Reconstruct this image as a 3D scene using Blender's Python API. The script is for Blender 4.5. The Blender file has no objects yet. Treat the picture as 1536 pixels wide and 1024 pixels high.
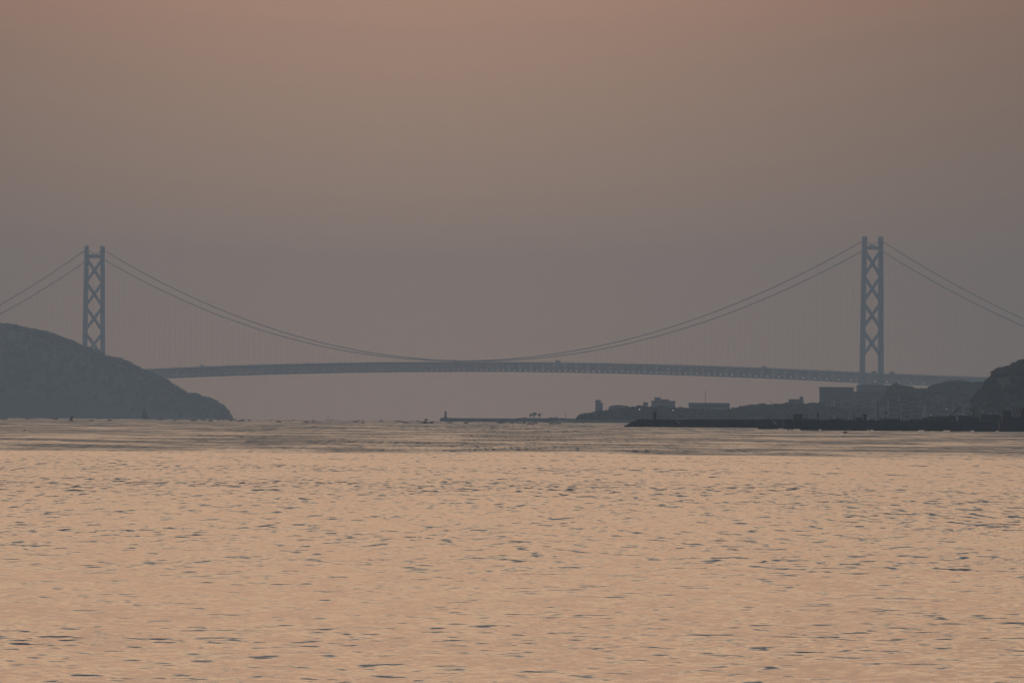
import bpy, math, random
from mathutils import Vector, Matrix, noise
random.seed(7)
R = random.Random(11)
scene = bpy.context.scene
COL = scene.collection

# ------------------------------------------------------------------ constants
F = 17000.0            # focal length in photo pixels (1536 wide)
CAM_H = 6.5
RE = 7.43e6            # effective earth radius with refraction
ROLL = 0.008
LEVEL = 610.1          # picture row of eye level at the centre column

def sea(x, y):
    return -(x * x + y * y) / (2 * RE)

def at(px, py, d):
    """a world point at distance d seen at a given bearing and elevation"""
    x = px - 768 - ROLL * (608 - py)
    e = (LEVEL + ROLL * (px - 768) - py) / F
    return Vector((x / F * d, d, CAM_H + e * d))

# ------------------------------------------------------------------ materials
MATS = {}
def mat(name, col, rough=0.8, var=0.25, scale=0.5, metal=0.0, emit=None):
    if name in MATS: return MATS[name]
    m = bpy.data.materials.new(name); m.use_nodes = True
    nt = m.node_tree; N = nt.nodes; L = nt.links
    b = N['Principled BSDF']
    tc = N.new('ShaderNodeTexCoord')
    n = N.new('ShaderNodeTexNoise'); n.inputs['Scale'].default_value = scale; n.inputs['Detail'].default_value = 5
    L.new(tc.outputs['Object'], n.inputs['Vector'])
    r = N.new('ShaderNodeValToRGB')
    r.color_ramp.elements[0].position = 0.3; r.color_ramp.elements[1].position = 0.7
    r.color_ramp.elements[0].color = [c * (1 - var) for c in col] + [1]
    r.color_ramp.elements[1].color = [min(1, c * (1 + var)) for c in col] + [1]
    L.new(n.outputs['Fac'], r.inputs['Fac'])
    L.new(r.outputs['Color'], b.inputs['Base Color'])
    b.inputs['Roughness'].default_value = rough
    b.inputs['Metallic'].default_value = metal
    if emit:
        b.inputs['Emission Color'].default_value = (*emit[0], 1)
        b.inputs['Emission Strength'].default_value = emit[1]
    MATS[name] = m
    return m

M_steel = mat('bridge_paint', (0.22, 0.25, 0.255), 0.6, 0.06, 0.05)
M_cable = mat('cable_wrap', (0.18, 0.20, 0.205), 0.6, 0.1, 0.1)
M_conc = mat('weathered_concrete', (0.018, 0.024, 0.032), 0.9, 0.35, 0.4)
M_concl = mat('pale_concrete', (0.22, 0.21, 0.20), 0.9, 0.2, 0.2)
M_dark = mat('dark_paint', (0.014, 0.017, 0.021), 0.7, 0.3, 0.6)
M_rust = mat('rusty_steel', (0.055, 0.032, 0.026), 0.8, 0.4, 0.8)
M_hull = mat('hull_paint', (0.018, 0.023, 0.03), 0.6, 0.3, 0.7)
M_white = mat('white_paint', (0.75, 0.75, 0.73), 0.6, 0.1, 0.7)
M_leaf = mat('foliage', (0.028, 0.044, 0.038), 0.95, 0.15, 0.08)
M_bark = mat('bark', (0.05, 0.04, 0.03), 0.95, 0.3, 1.0)
M_soil = mat('hill_ground', (0.032, 0.044, 0.036), 0.95, 0.3, 0.02)
M_roof = mat('roof_grey', (0.07, 0.07, 0.072), 0.8, 0.3, 0.3)
M_glass = mat('window_glass', (0.06, 0.07, 0.085), 0.2, 0.2, 0.3)
M_float = mat('float_plastic', (0.015, 0.015, 0.016), 0.8, 0.2, 1.0)
M_flag = mat('flag_cloth', (0.03, 0.012, 0.012), 0.9, 0.2, 1.0)
M_lampw = mat('lamp_white', (0.4, 0.4, 0.4), 0.5, 0.0, 1.0, emit=((1.0, 0.97, 0.9), .9))
M_lampp = mat('lamp_pink', (0.8, 0.6, 0.6), 0.5, 0.0, 1.0, emit=((1.0, 0.62, 0.6), 2.2))
WALLS = [mat('wall_' + n, c, 0.9, 0.12, 0.1) for n, c in (
    ('grey', (0.17, 0.18, 0.20)), ('beige', (0.20, 0.19, 0.18)), ('slate', (0.14, 0.165, 0.20)), ('rose', (0.19, 0.17, 0.18)))]

# ------------------------------------------------------------------ mesh building
class MB:
    def __init__(s): s.v = []; s.f = []
    def add(s, vs, fs):
        o = len(s.v); s.v.extend([tuple(v) for v in vs]); s.f.extend([tuple(o + i for i in f) for f in fs]); return s
    def box(s, c, d, ax=None, taper=1.0):
        """centre, full size, optional axes (x,y,z), top taper"""
        X, Y, Z = ax or (Vector((1,0,0)), Vector((0,1,0)), Vector((0,0,1)))
        c = Vector(c); vs = []
        for k in (-1, 1):
            t = taper if k == 1 else 1.0
            for i, j in ((-1,-1),(1,-1),(1,1),(-1,1)):
                vs.append(c + X*(i*d[0]/2*t) + Y*(j*d[1]/2*t) + Z*(k*d[2]/2))
        return s.add(vs, [(3,2,1,0),(4,5,6,7),(0,1,5,4),(1,2,6,5),(2,3,7,6),(3,0,4,7)])
    def beam(s, a, b, w, h=None, up=Vector((0,0,1))):
        a = Vector(a); b = Vector(b); h = h or w
        Z = (b - a); l = Z.length; Z.normalize()
        X = Z.cross(up)
        if X.length < 1e-4: X = Vector((1,0,0))
        X.normalize(); Y = Z.cross(X)
        return s.box((a+b)/2, (w, h, l), (X, Y, Z))
    def tube(s, pts, r, n=8, cap=True):
        pts = [Vector(p) for p in pts]; rs = r if isinstance(r, (list, tuple)) else [r]*len(pts)
        vs = []; fs = []
        for i, p in enumerate(pts):
            t = (pts[min(i+1, len(pts)-1)] - pts[max(i-1, 0)]).normalized()
            ref = Vector((0,0,1)) if abs(t.z) < .9 else Vector((0,1,0))
            X = t.cross(ref).normalized(); Y = t.cross(X)
            for k in range(n):
                a = 2*math.pi*k/n
                vs.append(p + (X*math.cos(a) + Y*math.sin(a))*rs[i])
        for i in range(len(pts)-1):
            for k in range(n):
                fs.append((i*n+k, i*n+(k+1)%n, (i+1)*n+(k+1)%n, (i+1)*n+k))
        if cap:
            fs.append(tuple(range(n-1, -1, -1))); fs.append(tuple((len(pts)-1)*n+k for k in range(n)))
        return s.add(vs, fs)
    def prism(s, poly, y0, y1):
        """polygon in x,z extruded along y"""
        n = len(poly)
        vs = [(p[0], y0, p[1]) for p in poly] + [(p[0], y1, p[1]) for p in poly]
        fs = [tuple(range(n)), tuple(range(2*n-1, n-1, -1))] + [(i+n, (i+1)%n+n, (i+1)%n, i) for i in range(n)]
        return s.add(vs, fs)
    def blob(s, c, rx, ry, rz, seg=10, rings=6, jit=0.12, rnd=None):
        rnd = rnd or R; vs = []; fs = []
        for i in range(rings+1):
            ph = math.pi*i/rings
            for k in range(seg):
                a = 2*math.pi*k/seg; q = 1 + rnd.uniform(-jit, jit)
                vs.append((c[0]+rx*q*math.sin(ph)*math.cos(a), c[1]+ry*q*math.sin(ph)*math.sin(a), c[2]+rz*q*math.cos(ph)))
        for i in range(rings):
            for k in range(seg):
                fs.append((i*seg+k, (i+1)*seg+k, (i+1)*seg+(k+1)%seg, i*seg+(k+1)%seg))
        return s.add(vs, fs)
    def leaves(s, c, rx, ry, rz, n, size, rnd=None):
        rnd = rnd or R
        for _ in range(n):
            while True:
                p = Vector((rnd.uniform(-1,1), rnd.uniform(-1,1), rnd.uniform(-1,1)))
                if .15 < p.length < 1: break
            q = Vector((c[0]+p.x*rx, c[1]+p.y*ry, c[2]+p.z*rz))
            a = Vector((rnd.gauss(0,1), rnd.gauss(0,1), rnd.gauss(0,1))).normalized()
            b = a.cross(Vector((rnd.gauss(0,1), rnd.gauss(0,1), rnd.gauss(0,1)))).normalized()
            z = size*rnd.uniform(.6, 1.3)
            s.add([q-a*z*.5, q+b*z*.45, q+a*z*.5, q-b*z*.45], [(0,1,2,3)])
        return s
    def build(s, name, m, parent=None, smooth=False, origin=None):
        """vertices are given in world space; stored relative to parent / origin"""
        o0 = Vector(origin) if origin is not None else (parent_world(parent) if parent else Vector((0,0,0)))
        me = bpy.data.meshes.new(name)
        me.from_pydata([tuple(Vector(v)-o0) for v in s.v], [], s.f); me.update()
        me.materials.append(m)
        if smooth: me.polygons.foreach_set('use_smooth', [True]*len(me.polygons))
        ob = bpy.data.objects.new(name, me); COL.objects.link(ob)
        if parent is not None:
            ob.parent = parent
            ob.location = o0 - parent_world(parent)
        else: ob.location = o0
        return ob

def parent_world(p):
    w = Vector((0,0,0))
    while p is not None:
        w += p.location; p = p.parent
    return w

def tag(o, label=None, cat=None, group=None, kind=None):
    if label: o['label'] = label
    if cat: o['category'] = cat
    if group: o['group'] = group
    if kind: o['kind'] = kind
    return o

def thing(name, loc, label, cat, group=None):
    o = bpy.data.objects.new(name, None); COL.objects.link(o); o.location = loc
    o.empty_display_size = 1.0
    return tag(o, label, cat, group)

# ------------------------------------------------------------------ camera
cam = bpy.data.cameras.new('camera'); co = bpy.data.objects.new('camera', cam); COL.objects.link(co)
cam.sensor_width = 36; cam.lens = F/1536*36; cam.clip_start = 1; cam.clip_end = 60000
pitch = math.atan((LEVEL-512)/F)
co.matrix_world = Matrix.Translation((0,0,CAM_H)) @ Matrix.Rotation(math.pi/2+pitch, 4, 'X') @ Matrix.Rotation(ROLL, 4, 'Z')
scene.camera = co

# ------------------------------------------------------------------ world
SUN_EL, SUN_AZ = math.radians(12), math.radians(-4)   # ahead, veiled by the haze above the frame
w = bpy.data.worlds.new('World'); scene.world = w; w.use_nodes = True
nt = w.node_tree; N = nt.nodes; L = nt.links
for n in list(N): N.remove(n)
out = N.new('ShaderNodeOutputWorld'); bg = N.new('ShaderNodeBackground'); bg.inputs['Strength'].default_value = 1.0
L.new(bg.outputs[0], out.inputs['Surface'])
tc = N.new('ShaderNodeTexCoord'); sx = N.new('ShaderNodeSeparateXYZ'); L.new(tc.outputs['Generated'], sx.inputs[0])
asn = N.new('ShaderNodeMath'); asn.operation = 'ARCSINE'; L.new(sx.outputs['Z'], asn.inputs[0])
def mr(inp, a, b, c=0.0, d=1.0, smooth=False):
    m = N.new('ShaderNodeMapRange'); m.inputs['From Min'].default_value = a; m.inputs['From Max'].default_value = b
    m.inputs['To Min'].default_value = c; m.inputs['To Max'].default_value = d
    if smooth: m.interpolation_type = 'SMOOTHSTEP'
    L.new(inp, m.inputs['Value']); return m.outputs['Result']
fac = mr(asn.outputs[0], 0.0, math.radians(60))
ramp = N.new('ShaderNodeValToRGB'); L.new(fac, ramp.inputs['Fac'])
stops = [(0.0, (.46,.275,.175)), (.7, (.44,.27,.172)), (1.4, (.45,.274,.176)), (1.9, (.485,.278,.180)), (2.4, (.60,.305,.195)), (4.5, (1.08,.52,.30)), (8, (1.28,.80,.43)), (13, (1.05,.74,.47)), (20, (.60,.52,.46)), (32, (.33,.35,.39)), (60, (.25,.28,.345))]
def fill(r, st):
    cr = r.color_ramp
    while len(cr.elements) < len(st): cr.elements.new(0.5)
    for e, (deg, c) in zip(cr.elements, st): e.position = deg/60; e.color = (*c, 1)
fill(ramp, stops)
ramp2 = N.new('ShaderNodeValToRGB'); L.new(fac, ramp2.inputs['Fac'])
fill(ramp2, [(0.0, (.17,.18,.205)), (6, (.18,.20,.24)), (20, (.21,.24,.29)), (60, (.25,.28,.345))])
az = N.new('ShaderNodeMath'); az.operation = 'ARCTAN2'; L.new(sx.outputs['X'], az.inputs[0]); L.new(sx.outputs['Y'], az.inputs[1])
ab = N.new('ShaderNodeMath'); ab.operation = 'ABSOLUTE'; L.new(az.outputs[0], ab.inputs[0])
glow = mr(ab.outputs[0], math.radians(25), math.radians(95), 1, 0, True)
gm = N.new('ShaderNodeMix'); gm.data_type = 'RGBA'
L.new(glow, gm.inputs[0]); L.new(ramp2.outputs[0], gm.inputs[6]); L.new(ramp.outputs[0], gm.inputs[7])
# the glow low over the strait is brightest a little left of the middle
da = N.new('ShaderNodeMath'); da.operation = 'ADD'; da.inputs[1].default_value = math.radians(.55); L.new(az.outputs[0], da.inputs[0])
dq = N.new('ShaderNodeMath'); dq.operation = 'ABSOLUTE'; L.new(da.outputs[0], dq.inputs[0])
lobe = mr(dq.outputs[0], 0, math.radians(4.2), 1.0, .52, True)
low_ = mr(asn.outputs[0], math.radians(2.2), math.radians(5), 0, 1, True)
lm = N.new('ShaderNodeMix'); lm.data_type = 'FLOAT'; L.new(low_, lm.inputs[0]); L.new(lobe, lm.inputs[2]); lm.inputs[3].default_value = 1.0
gs = N.new('ShaderNodeMix'); gs.data_type = 'RGBA'; gs.blend_type = 'MULTIPLY'; gs.inputs[0].default_value = 1
L.new(gm.outputs[2], gs.inputs[6]); L.new(lm.outputs[0], gs.inputs[7])
nis = N.new('ShaderNodeTexSky'); nis.sky_type = 'NISHITA'; nis.sun_disc = False
nis.sun_elevation = SUN_EL; nis.sun_rotation = SUN_AZ; nis.dust_density = 3.0; nis.air_density = 1.5
nm = N.new('ShaderNodeMix'); nm.data_type = 'RGBA'; nm.blend_type = 'MULTIPLY'; nm.inputs[0].default_value = 1
L.new(nis.outputs[0], nm.inputs[6]); nm.inputs[7].default_value = (.12,.12,.12,1)
mx = N.new('ShaderNodeMix'); mx.data_type = 'RGBA'
L.new(mr(asn.outputs[0], math.radians(30), math.radians(60), 0, .5), mx.inputs[0])
L.new(gs.outputs[2], mx.inputs[6]); L.new(nm.outputs[2], mx.inputs[7])
L.new(mx.outputs[2], bg.inputs['Color'])

sl = bpy.data.lights.new('sun', 'SUN'); sl.energy = 0.018; sl.angle = math.radians(20); sl.color = (1, .72, .52)
so = bpy.data.objects.new('sun', sl); COL.objects.link(so)
sd = Vector((math.sin(SUN_AZ)*math.cos(SUN_EL), math.cos(SUN_AZ)*math.cos(SUN_EL), math.sin(SUN_EL)))
so.rotation_euler = sd.to_track_quat('Z', 'Y').to_euler()

# ------------------------------------------------------------------ haze
HAZE_TOP = 330.0
hb = MB(); hb.box((0, 0, (HAZE_TOP-90)/2), (49000, 49000, HAZE_TOP+90))
hm = bpy.data.materials.new('haze_air'); hm.use_nodes = True
hn = hm.node_tree.nodes; hn.remove(hn['Principled BSDF'])
pv = hn.new('ShaderNodeVolumePrincipled')
pv.inputs['Color'].default_value = (0.79, 0.905, 0.955, 1)
pv.inputs['Density'].default_value = 0.000058
pv.inputs['Anisotropy'].default_value = 0.0
hm.node_tree.links.new(pv.outputs[0], hn['Material Output'].inputs['Volume'])
haze = hb.build('haze', hm); tag(haze, kind='stuff', label='even blue grey haze over the whole strait', cat='haze')

# ------------------------------------------------------------------ water
def make_water():
    angs = []
    a = -180.0
    while a < 180:
        angs.append(a); a += 0.25 if abs(a) < 6 else 2.0 if abs(a) < 30 else 6.0
    rs = [0.0]; r = 5.0
    while r < 23400:
        rs.append(r); r *= 1.02 if r < 5000 else 1.0
        if r >= 5000: r += 80
    mb = MB(); n = len(angs)
    vs = [(0,0,0)]
    for r in rs[1:]:
        for a in angs:
            t = math.radians(a); vs.append((r*math.sin(t), r*math.cos(t), -r*r/(2*RE)))
    fs = [(0, 1+(k+1) % n, 1+k) for k in range(n)]
    for i in range(len(rs)-2):
        o = 1+i*n
        for k in range(n): fs.append((o+k, o+(k+1)%n, o+n+(k+1)%n, o+n+k))
    mb.add(vs, fs)
    m = bpy.data.materials.new('sea_water'); m.use_nodes = True
    nt = m.node_tree; N = nt.nodes; L = nt.links; b = N['Principled BSDF']
    b.inputs['Base Color'].default_value = (0.012, 0.030, 0.042, 1)
    b.inputs['IOR'].default_value = 1.333
    g = N.new('ShaderNodeNewGeometry')
    def mapping(sx, sy, off=0.0, rot=0.0):
        mp = N.new('ShaderNodeMapping'); mp.inputs['Scale'].default_value = (sx, sy, 1); mp.inputs['Location'].default_value = (off, off*1.7, 0)
        mp.inputs['Rotation'].default_value = (0,0,rot)
        L.new(g.outputs['Position'], mp.inputs['Vector']); return mp.outputs[0]
    def nz(sx, sy, detail=2.0, off=0.0, rot=0.0, rough=.5):
        rot = rot + .55 + (off % 7)*.05
        n = N.new('ShaderNodeTexNoise'); n.noise_dimensions = '2D'
        n.inputs['Scale'].default_value = 1; n.inputs['Detail'].default_value = detail; n.inputs['Roughness'].default_value = rough
        L.new(mapping(sx, sy, off, rot), n.inputs['Vector']); return n.outputs['Fac']
    def math_(op, a, b=None, c=None, clamp=False):
        n = N.new('ShaderNodeMath'); n.operation = op; n.use_clamp = clamp
        for i, q in enumerate((a, b, c)):
            if q is None: continue
            if isinstance(q, (int, float)): n.inputs[i].default_value = q
            else: L.new(q, n.inputs[i])
        return n.outputs[0]
    def mrange(v, a, b_, c=0.0, d=1.0):
        n = N.new('ShaderNodeMapRange'); n.interpolation_type = 'SMOOTHSTEP'
        n.inputs['From Min'].default_value = a; n.inputs['From Max'].default_value = b_
        n.inputs['To Min'].default_value = c; n.inputs['To Max'].default_value = d
        L.new(v, n.inputs['Value']); return n.outputs[0]
    # wind-ruffled water further out, with bands of calmer water in it
    sp = N.new('ShaderNodeSeparateXYZ'); L.new(g.outputs['Position'], sp.inputs[0])
    wob = nz(0.020, 0.0035, 4, 50)
    dist = math_('ADD', sp.outputs['Y'], math_('MULTIPLY', math_('SUBTRACT', wob, .5), 520))
    far = mrange(dist, 1540, 1720)
    bands = nz(0.030, 0.0060, 5, 11, 0.0, .72)
    gust = mrange(bands, .40, .56)
    ruff = math_('MULTIPLY', far, math_('ADD', .30, math_('MULTIPLY', gust, .68)))
    patch = mrange(nz(0.011, 0.006, 3, 31, .1), .42, .66)         # cat's-paws in the near water
    # wavelets: slope fields (steeper on the shoreward side), each size of wave group where it dominates
    Y = sp.outputs['Y']
    def streak(sx_, sy_, off, a, b_, mask, amp, det=2.0, rg=.5):
        v = mrange(nz(sx_, sy_, det, off, 0, rg), a, b_)
        clump = mrange(nz(sx_*.16, sy_*.30, 2.0, off+5), .36, .62)
        v = math_('MULTIPLY', v, math_('ADD', .34, math_('MULTIPLY', clump, .72)))
        v = math_('MULTIPLY', v, math_('ADD', .60, math_('MULTIPLY', patch, .55)))
        v = math_('MULTIPLY', v, amp)
        return math_('MULTIPLY', v, mask) if mask is not None else v
    near = mrange(Y, 430, 780, 1, .15)
    inB = math_('MULTIPLY', mrange(Y, 320, 520), mrange(Y, 850, 1280, 1, .3))
    inC = math_('MULTIPLY', mrange(Y, 480, 760), mrange(Y, 1600, 2100, 1, .3))
    inD = mrange(Y, 1500, 1800)
    inE = mrange(Y, 2800, 4000)
    st = streak(.95, .36, 3, .52, .78, near, .36, 3.0)
    st = math_('ADD', st, streak(.42, .26, 201, .60, .84, near, .36, 3.0))
    st = math_('ADD', st, streak(.95, .125, 71, .50, .76, inB, .37, 3.0))
    st = math_('ADD', st, streak(1.0, .062, 93, .49, .75, inC, .31, 3.0))
    st = math_('ADD', st, streak(.26, .040, 193, .60, .84, inC, .30, 3.0))
    st = math_('ADD', st, math_('MULTIPLY', streak(1.5, .0130, 39, .47, .66, inD, .42, 2.0), ruff))
    st = math_('ADD', st, math_('MULTIPLY', streak(.48, .0038, 139, .47, .64, inE, .44, 2.0), ruff))
    st = math_('ADD', st, streak(2.0, .75, 303, .50, .80, mrange(Y, 300, 700, 1, .2), .26, 3.0))
    st = math_('ADD', st, streak(1.9, .22, 333, .50, .78, math_('MULTIPLY', mrange(Y, 340, 520), mrange(Y, 900, 1400, 1, .4)), .26, 3.0))
    s1 = math_('MULTIPLY', math_('SUBTRACT', nz(.16, .035, 3.0, 23), .5), .11)
    s2 = math_('MULTIPLY', math_('SUBTRACT', nz(1.8, .75, 4.0, 17, 0, .6), .5), .44)
    s3 = math_('MULTIPLY', math_('SUBTRACT', nz(.45, .12, 3.0, 57), .5), .20)
    s4 = math_('MULTIPLY', math_('MULTIPLY', math_('SUBTRACT', nz(1.1, .055, 3.0, 157), .5), .24), mrange(Y, 430, 950))
    sl_ = math_('ADD', math_('ADD', s1, s2), math_('ADD', s3, math_('ADD', s4, -.010)))
    sy = math_('MULTIPLY', math_('ADD', st, sl_), -1.0)
    sxx = math_('MULTIPLY', math_('SUBTRACT', nz(1.4, .3, 2.0, 87), .5), .10)
    cb = N.new('ShaderNodeCombineXYZ'); L.new(sxx, cb.inputs[0]); L.new(sy, cb.inputs[1]); cb.inputs[2].default_value = 1.0
    vn = N.new('ShaderNodeVectorMath'); vn.operation = 'NORMALIZE'; L.new(cb.outputs[0], vn.inputs[0])
    L.new(vn.outputs[0], b.inputs['Normal'])
    ro = math_('ADD', .19, math_('MULTIPLY', ruff, .24))
    L.new(ro, b.inputs['Roughness'])
    w_ = mb.build('water', m, smooth=True); tag(w_, 'calm peach tinted strait with dark ripples', 'water', kind='structure')
    return w_
make_water()
#@@REST
def copy_tree(o, parent=None):
    c = o.copy(); COL.objects.link(c); c.parent = parent
    for ch in [k for k in bpy.data.objects if k.parent == o]: copy_tree(ch, c)
    return c

def lerp_pts(pts, x):
    if x <= pts[0][0]: return pts[0][1]
    for (x0, y0), (x1, y1) in zip(pts, pts[1:]):
        if x <= x1: return y0 + (y1-y0)*(x-x0)/(x1-x0)
    return pts[-1][1]

# ------------------------------------------------------------------ suspension bridge
TR = at(1309, 450, 18000); TL = at(142, 450, 19510)
TR = Vector((TR.x, TR.y, 0)); TL = Vector((TL.x, TL.y, 0))
SPAN = (TR-TL).length
U = (TR-TL).normalized(); W = Vector((-U.y, U.x, 0))
UP = Vector((0,0,1))
def bp_(s, t, z):
    p = TL + U*s + W*t
    return Vector((p.x, p.y, z + 0.6 + sea(p.x, p.y)))
def deck_z(s):
    if s < 0: return 85.5 + .024*s
    if s > SPAN: return 85.5 - .024*(s-SPAN)
    return 103.0 - 17.5*((s-SPAN/2)/(SPAN/2))**2
def cable_z(s):
    if 0 <= s <= SPAN: return 105.0 + (297.0-105.0)*((s-SPAN/2)/(SPAN/2))**2
    d = -s if s < 0 else s-SPAN
    f = d/960.0
    return 297.0 + (52.0-297.0)*f - 4*45.0*f*(1-f)

bridge = thing('suspension_bridge', TL + UP*sea(TL.x, TL.y), 'long pale grey suspension bridge with two tall cross braced towers spanning the hazy strait', 'bridge')

def make_tower(s0):
    base = bp_(s0, 0, 0)
    tw = bpy.data.objects.new('tower', None); COL.objects.link(tw); tw.parent = bridge
    tw.location = base - bridge.location
    def half(z): return 17.4 + (303-z)*0.0124
    for sg in (-1, 1):
        m = MB(); zs = [4, 60, 120, 180, 240, 298.5]
        for k, (a, b) in enumerate(((1.0, .62), (.62, 1.0))):         # cruciform leg: two crossing shafts
            vs = []; fs = []
            for z in zs:
                f = (303-z)/218.0
                la = (8.2+1.1*f)*a/2; tb = (5.6+.8*f)*b/2
                c = bp_(s0, sg*half(z), z)
                for i, j in ((-1,-1),(1,-1),(1,1),(-1,1)): vs.append(c + U*(i*la) + W*(j*tb))
            for q in range(len(zs)-1):
                for i in range(4): fs.append((q*4+i, q*4+(i+1)%4, q*4+4+(i+1)%4, q*4+4+i))
            fs.append((3,2,1,0)); n = (len(zs)-1)*4; fs.append((n, n+1, n+2, n+3))
            if k: vs = [v + UP*(.15) for v in vs]
            m.add(vs, fs)
        m.build('leg', M_steel, tw)
        c = MB(); q = bp_(s0, sg*half(300), 300.7); c.box(q, (8.0, 5.4, 4.2), (U, W, UP), .72)
        c.build('saddle_cap', M_steel, tw)
    for zc in (284.8, 68.0):
        m = MB(); m.beam(bp_(s0, -half(zc)+1, zc), bp_(s0, half(zc)-1, zc), 4.5, 6.0, UP); m.build('strut', M_steel, tw)
    for zc in (260.4, 219.6, 177.6, 133.0, 40.0):
        m = MB(); hh = 19.0
        for sg in (-1, 1):
            a = bp_(s0, sg*(half(zc+hh)-1.5), zc+hh); b = bp_(s0, -sg*(half(zc-hh)-1.5), zc-hh)
            m.beam(a, b, 3.0 if sg > 0 else 3.1, 4.1 if sg > 0 else 4.2, W)
        m.box(bp_(s0, 0, zc), (3.6, 6.0, 6.5), (U, W, UP))
        m.build('cross_brace', M_steel, tw)
    m = MB(); m.tube([bp_(s0, 0, -12), bp_(s0, 0, 4)], 40, 40); m.build('pier', M_concl, tw)
make_tower(0.0); make_tower(SPAN)

for sg in (-1, 1):
    pts = []; s = -960.0
    while s <= SPAN+960.1:
        pts.append(bp_(s, sg*17.75, cable_z(s))); s += (SPAN+1920)/260.0
    MB().tube(pts, 0.72, 8).build('main_cable', M_cable, bridge, smooth=True)

hang = []
s = -948.0
while s < SPAN+948:
    if abs(s) > 12 and abs(s-SPAN) > 12 and cable_z(s) > deck_z(s)+3:
        for sg in (-1, 1):
            a = bp_(s, sg*17.75, cable_z(s)); b = bp_(s, sg*17.75, deck_z(s)-1)
            hang.append(((a.z-b.z)/a.y * (1 if abs(a.x/a.y) < .046 else .2), a, b))
    s += 14.2
hang.sort(key=lambda h: -h[0])
rest_h = MB()
for i, (q, a, b) in enumerate(hang):
    if i < 100: MB().beam(b, a, .12, .12, U).build('hanger', M_cable, bridge)
    else: rest_h.beam(b, a, .12, .12, U)
o = rest_h.build('hanger', M_cable, bridge); o['kind'] = 'stuff'

tr = MB(); road = MB(); rail = MB()
n = int(round((SPAN+1920)/14.2)); ds = (SPAN+1920)/n
for k in range(n):
    s0 = -960+k*ds; s1 = s0+ds; sm = (s0+s1)/2
    z0, z1, zm = deck_z(s0), deck_z(s1), deck_z(sm)
    for t in (-17.75, 17.75):
        tr.beam(bp_(s0,t,z0-1.6), bp_(s1,t,z1-1.6), 2.0, 2.6, W)
        tr.beam(bp_(s0,t,z0-15), bp_(s1,t,z1-15), 2.0, 2.6, W)
        tr.beam(bp_(s0,t,z0-14.3), bp_(s0,t,z0-2.3), 1.3, 1.3, W)
        e = (k % 2)
        tr.beam(bp_(s0,t,(z0-2.6) if e else (z0-14.2)), bp_(s1,t,(z1-14.2) if e else (z1-2.6)), 1.5, 1.6, W)
    sway = [(-17.0, z0-3.4), (-8.5, z0-14.2), (0, z0-3.4), (8.5, z0-14.2), (17.0, z0-3.4)]
    for (ta, za), (tb, zb_) in zip(sway, sway[1:]): tr.beam(bp_(s0, ta, za), bp_(s0, tb, zb_), .85, .85, U)
    for t in (-17.4, 17.4): tr.beam(bp_(s0,t,z0-8.4), bp_(s1,t,z1-8.4), .5, .8, W)
    tr.beam(bp_(s0,-17.2,z0-14.9), bp_(s0,17.2,z0-14.9), 1.0, 1.2, U)
    tr.beam(bp_(s0,-17.2,z0-3.0), bp_(s0,17.2,z0-3.0), 1.0, 2.0, U)
    tr.beam(bp_(s0,-17.2 if k%2 else 17.2,z0-14.7), bp_(s1,17.2 if k%2 else -17.2,z1-14.7), .6, .6, UP)
    road.beam(bp_(s0,0,z0-.5), bp_(s1,0,z1-.5), 33.5, .9, UP)
    for t in (-16.9, 16.9):
        rail.beam(bp_(s0,t,z0+1.15), bp_(s1,t,z1+1.15), .18, .25, W)
        rail.beam(bp_(s0,t,z0+.6), bp_(s1,t,z1+.6), .15, .2, W)
        rail.beam(bp_(s0,t,z0), bp_(s0,t,z0+1.2), .2, .2, W)
tr.build('deck_truss', M_steel, bridge); road.build('roadway', M_conc, bridge); rail.build('railing', M_steel, bridge)

def make_truck(s, t, wall, label, tall=3.7, ln=9.0):
    o = bp_(s, t, deck_z(s)); r = thing('truck', o, label, 'truck', 'lorries crossing the bridge deck')
    A = (U, W, UP)
    MB().box(o+UP*(1.0+tall/2-.4)-U*.9, (ln-2.2, 2.5, tall-1.0), A).build('cargo_box', wall, r)
    MB().box(o+UP*1.75+U*(ln/2-.9), (2.0, 2.4, 2.3), A, .92).build('cab', M_dark, r)
    for q in (-ln/2+1.2, ln/2-1.2):
        for j in (-1, 1):
            c = o+U*q+W*(j*1.05)+UP*.5
            MB().tube([c-W*.16, c+W*.16], .5, 12).build('wheel', M_float, r)
def s_at(px): return min((abs(768+(TL+U*q).x/(TL+U*q).y*F-px), q) for q in range(-700, int(SPAN)+700, 3))[1]
for px, t, wl, lb, th in ((311, -12, M_white, 'tall white lorry on the bridge deck near the left hill', 4.0),
        (846, -12, M_dark, 'dark lorry on the bridge deck just right of mid span', 3.8), (690, -9, M_roof, 'grey lorry on the bridge deck below the cable sag', 3.4),
        (1155, -12, M_roof, 'grey lorry on the right half of the bridge deck', 3.6), (1346, -12, M_roof, 'grey lorry on the deck just right of the right tower', 4.1),
        (1318, -9, M_dark, 'dark lorry on the deck between the legs of the right tower', 4.2)):
    make_truck(s_at(px), t, wl, lb, th)

# ------------------------------------------------------------------ wooded hills
def leafy_tree(mb, x, y, z, h, r, n, leaf, rnd):
    c = (x, y, z+h-r*.95)
    mb.blob(c, r*.72, r*.72, r*.72, 8, 5, .2, rnd)
    for _ in range(3):
        cc = (c[0]+rnd.uniform(-.45,.45)*r, c[1]+rnd.uniform(-.45,.45)*r, c[2]+rnd.uniform(-.3,.35)*r)
        mb.leaves(cc, r*.68, r*.68, r*.62, n//3, leaf, rnd)

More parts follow.
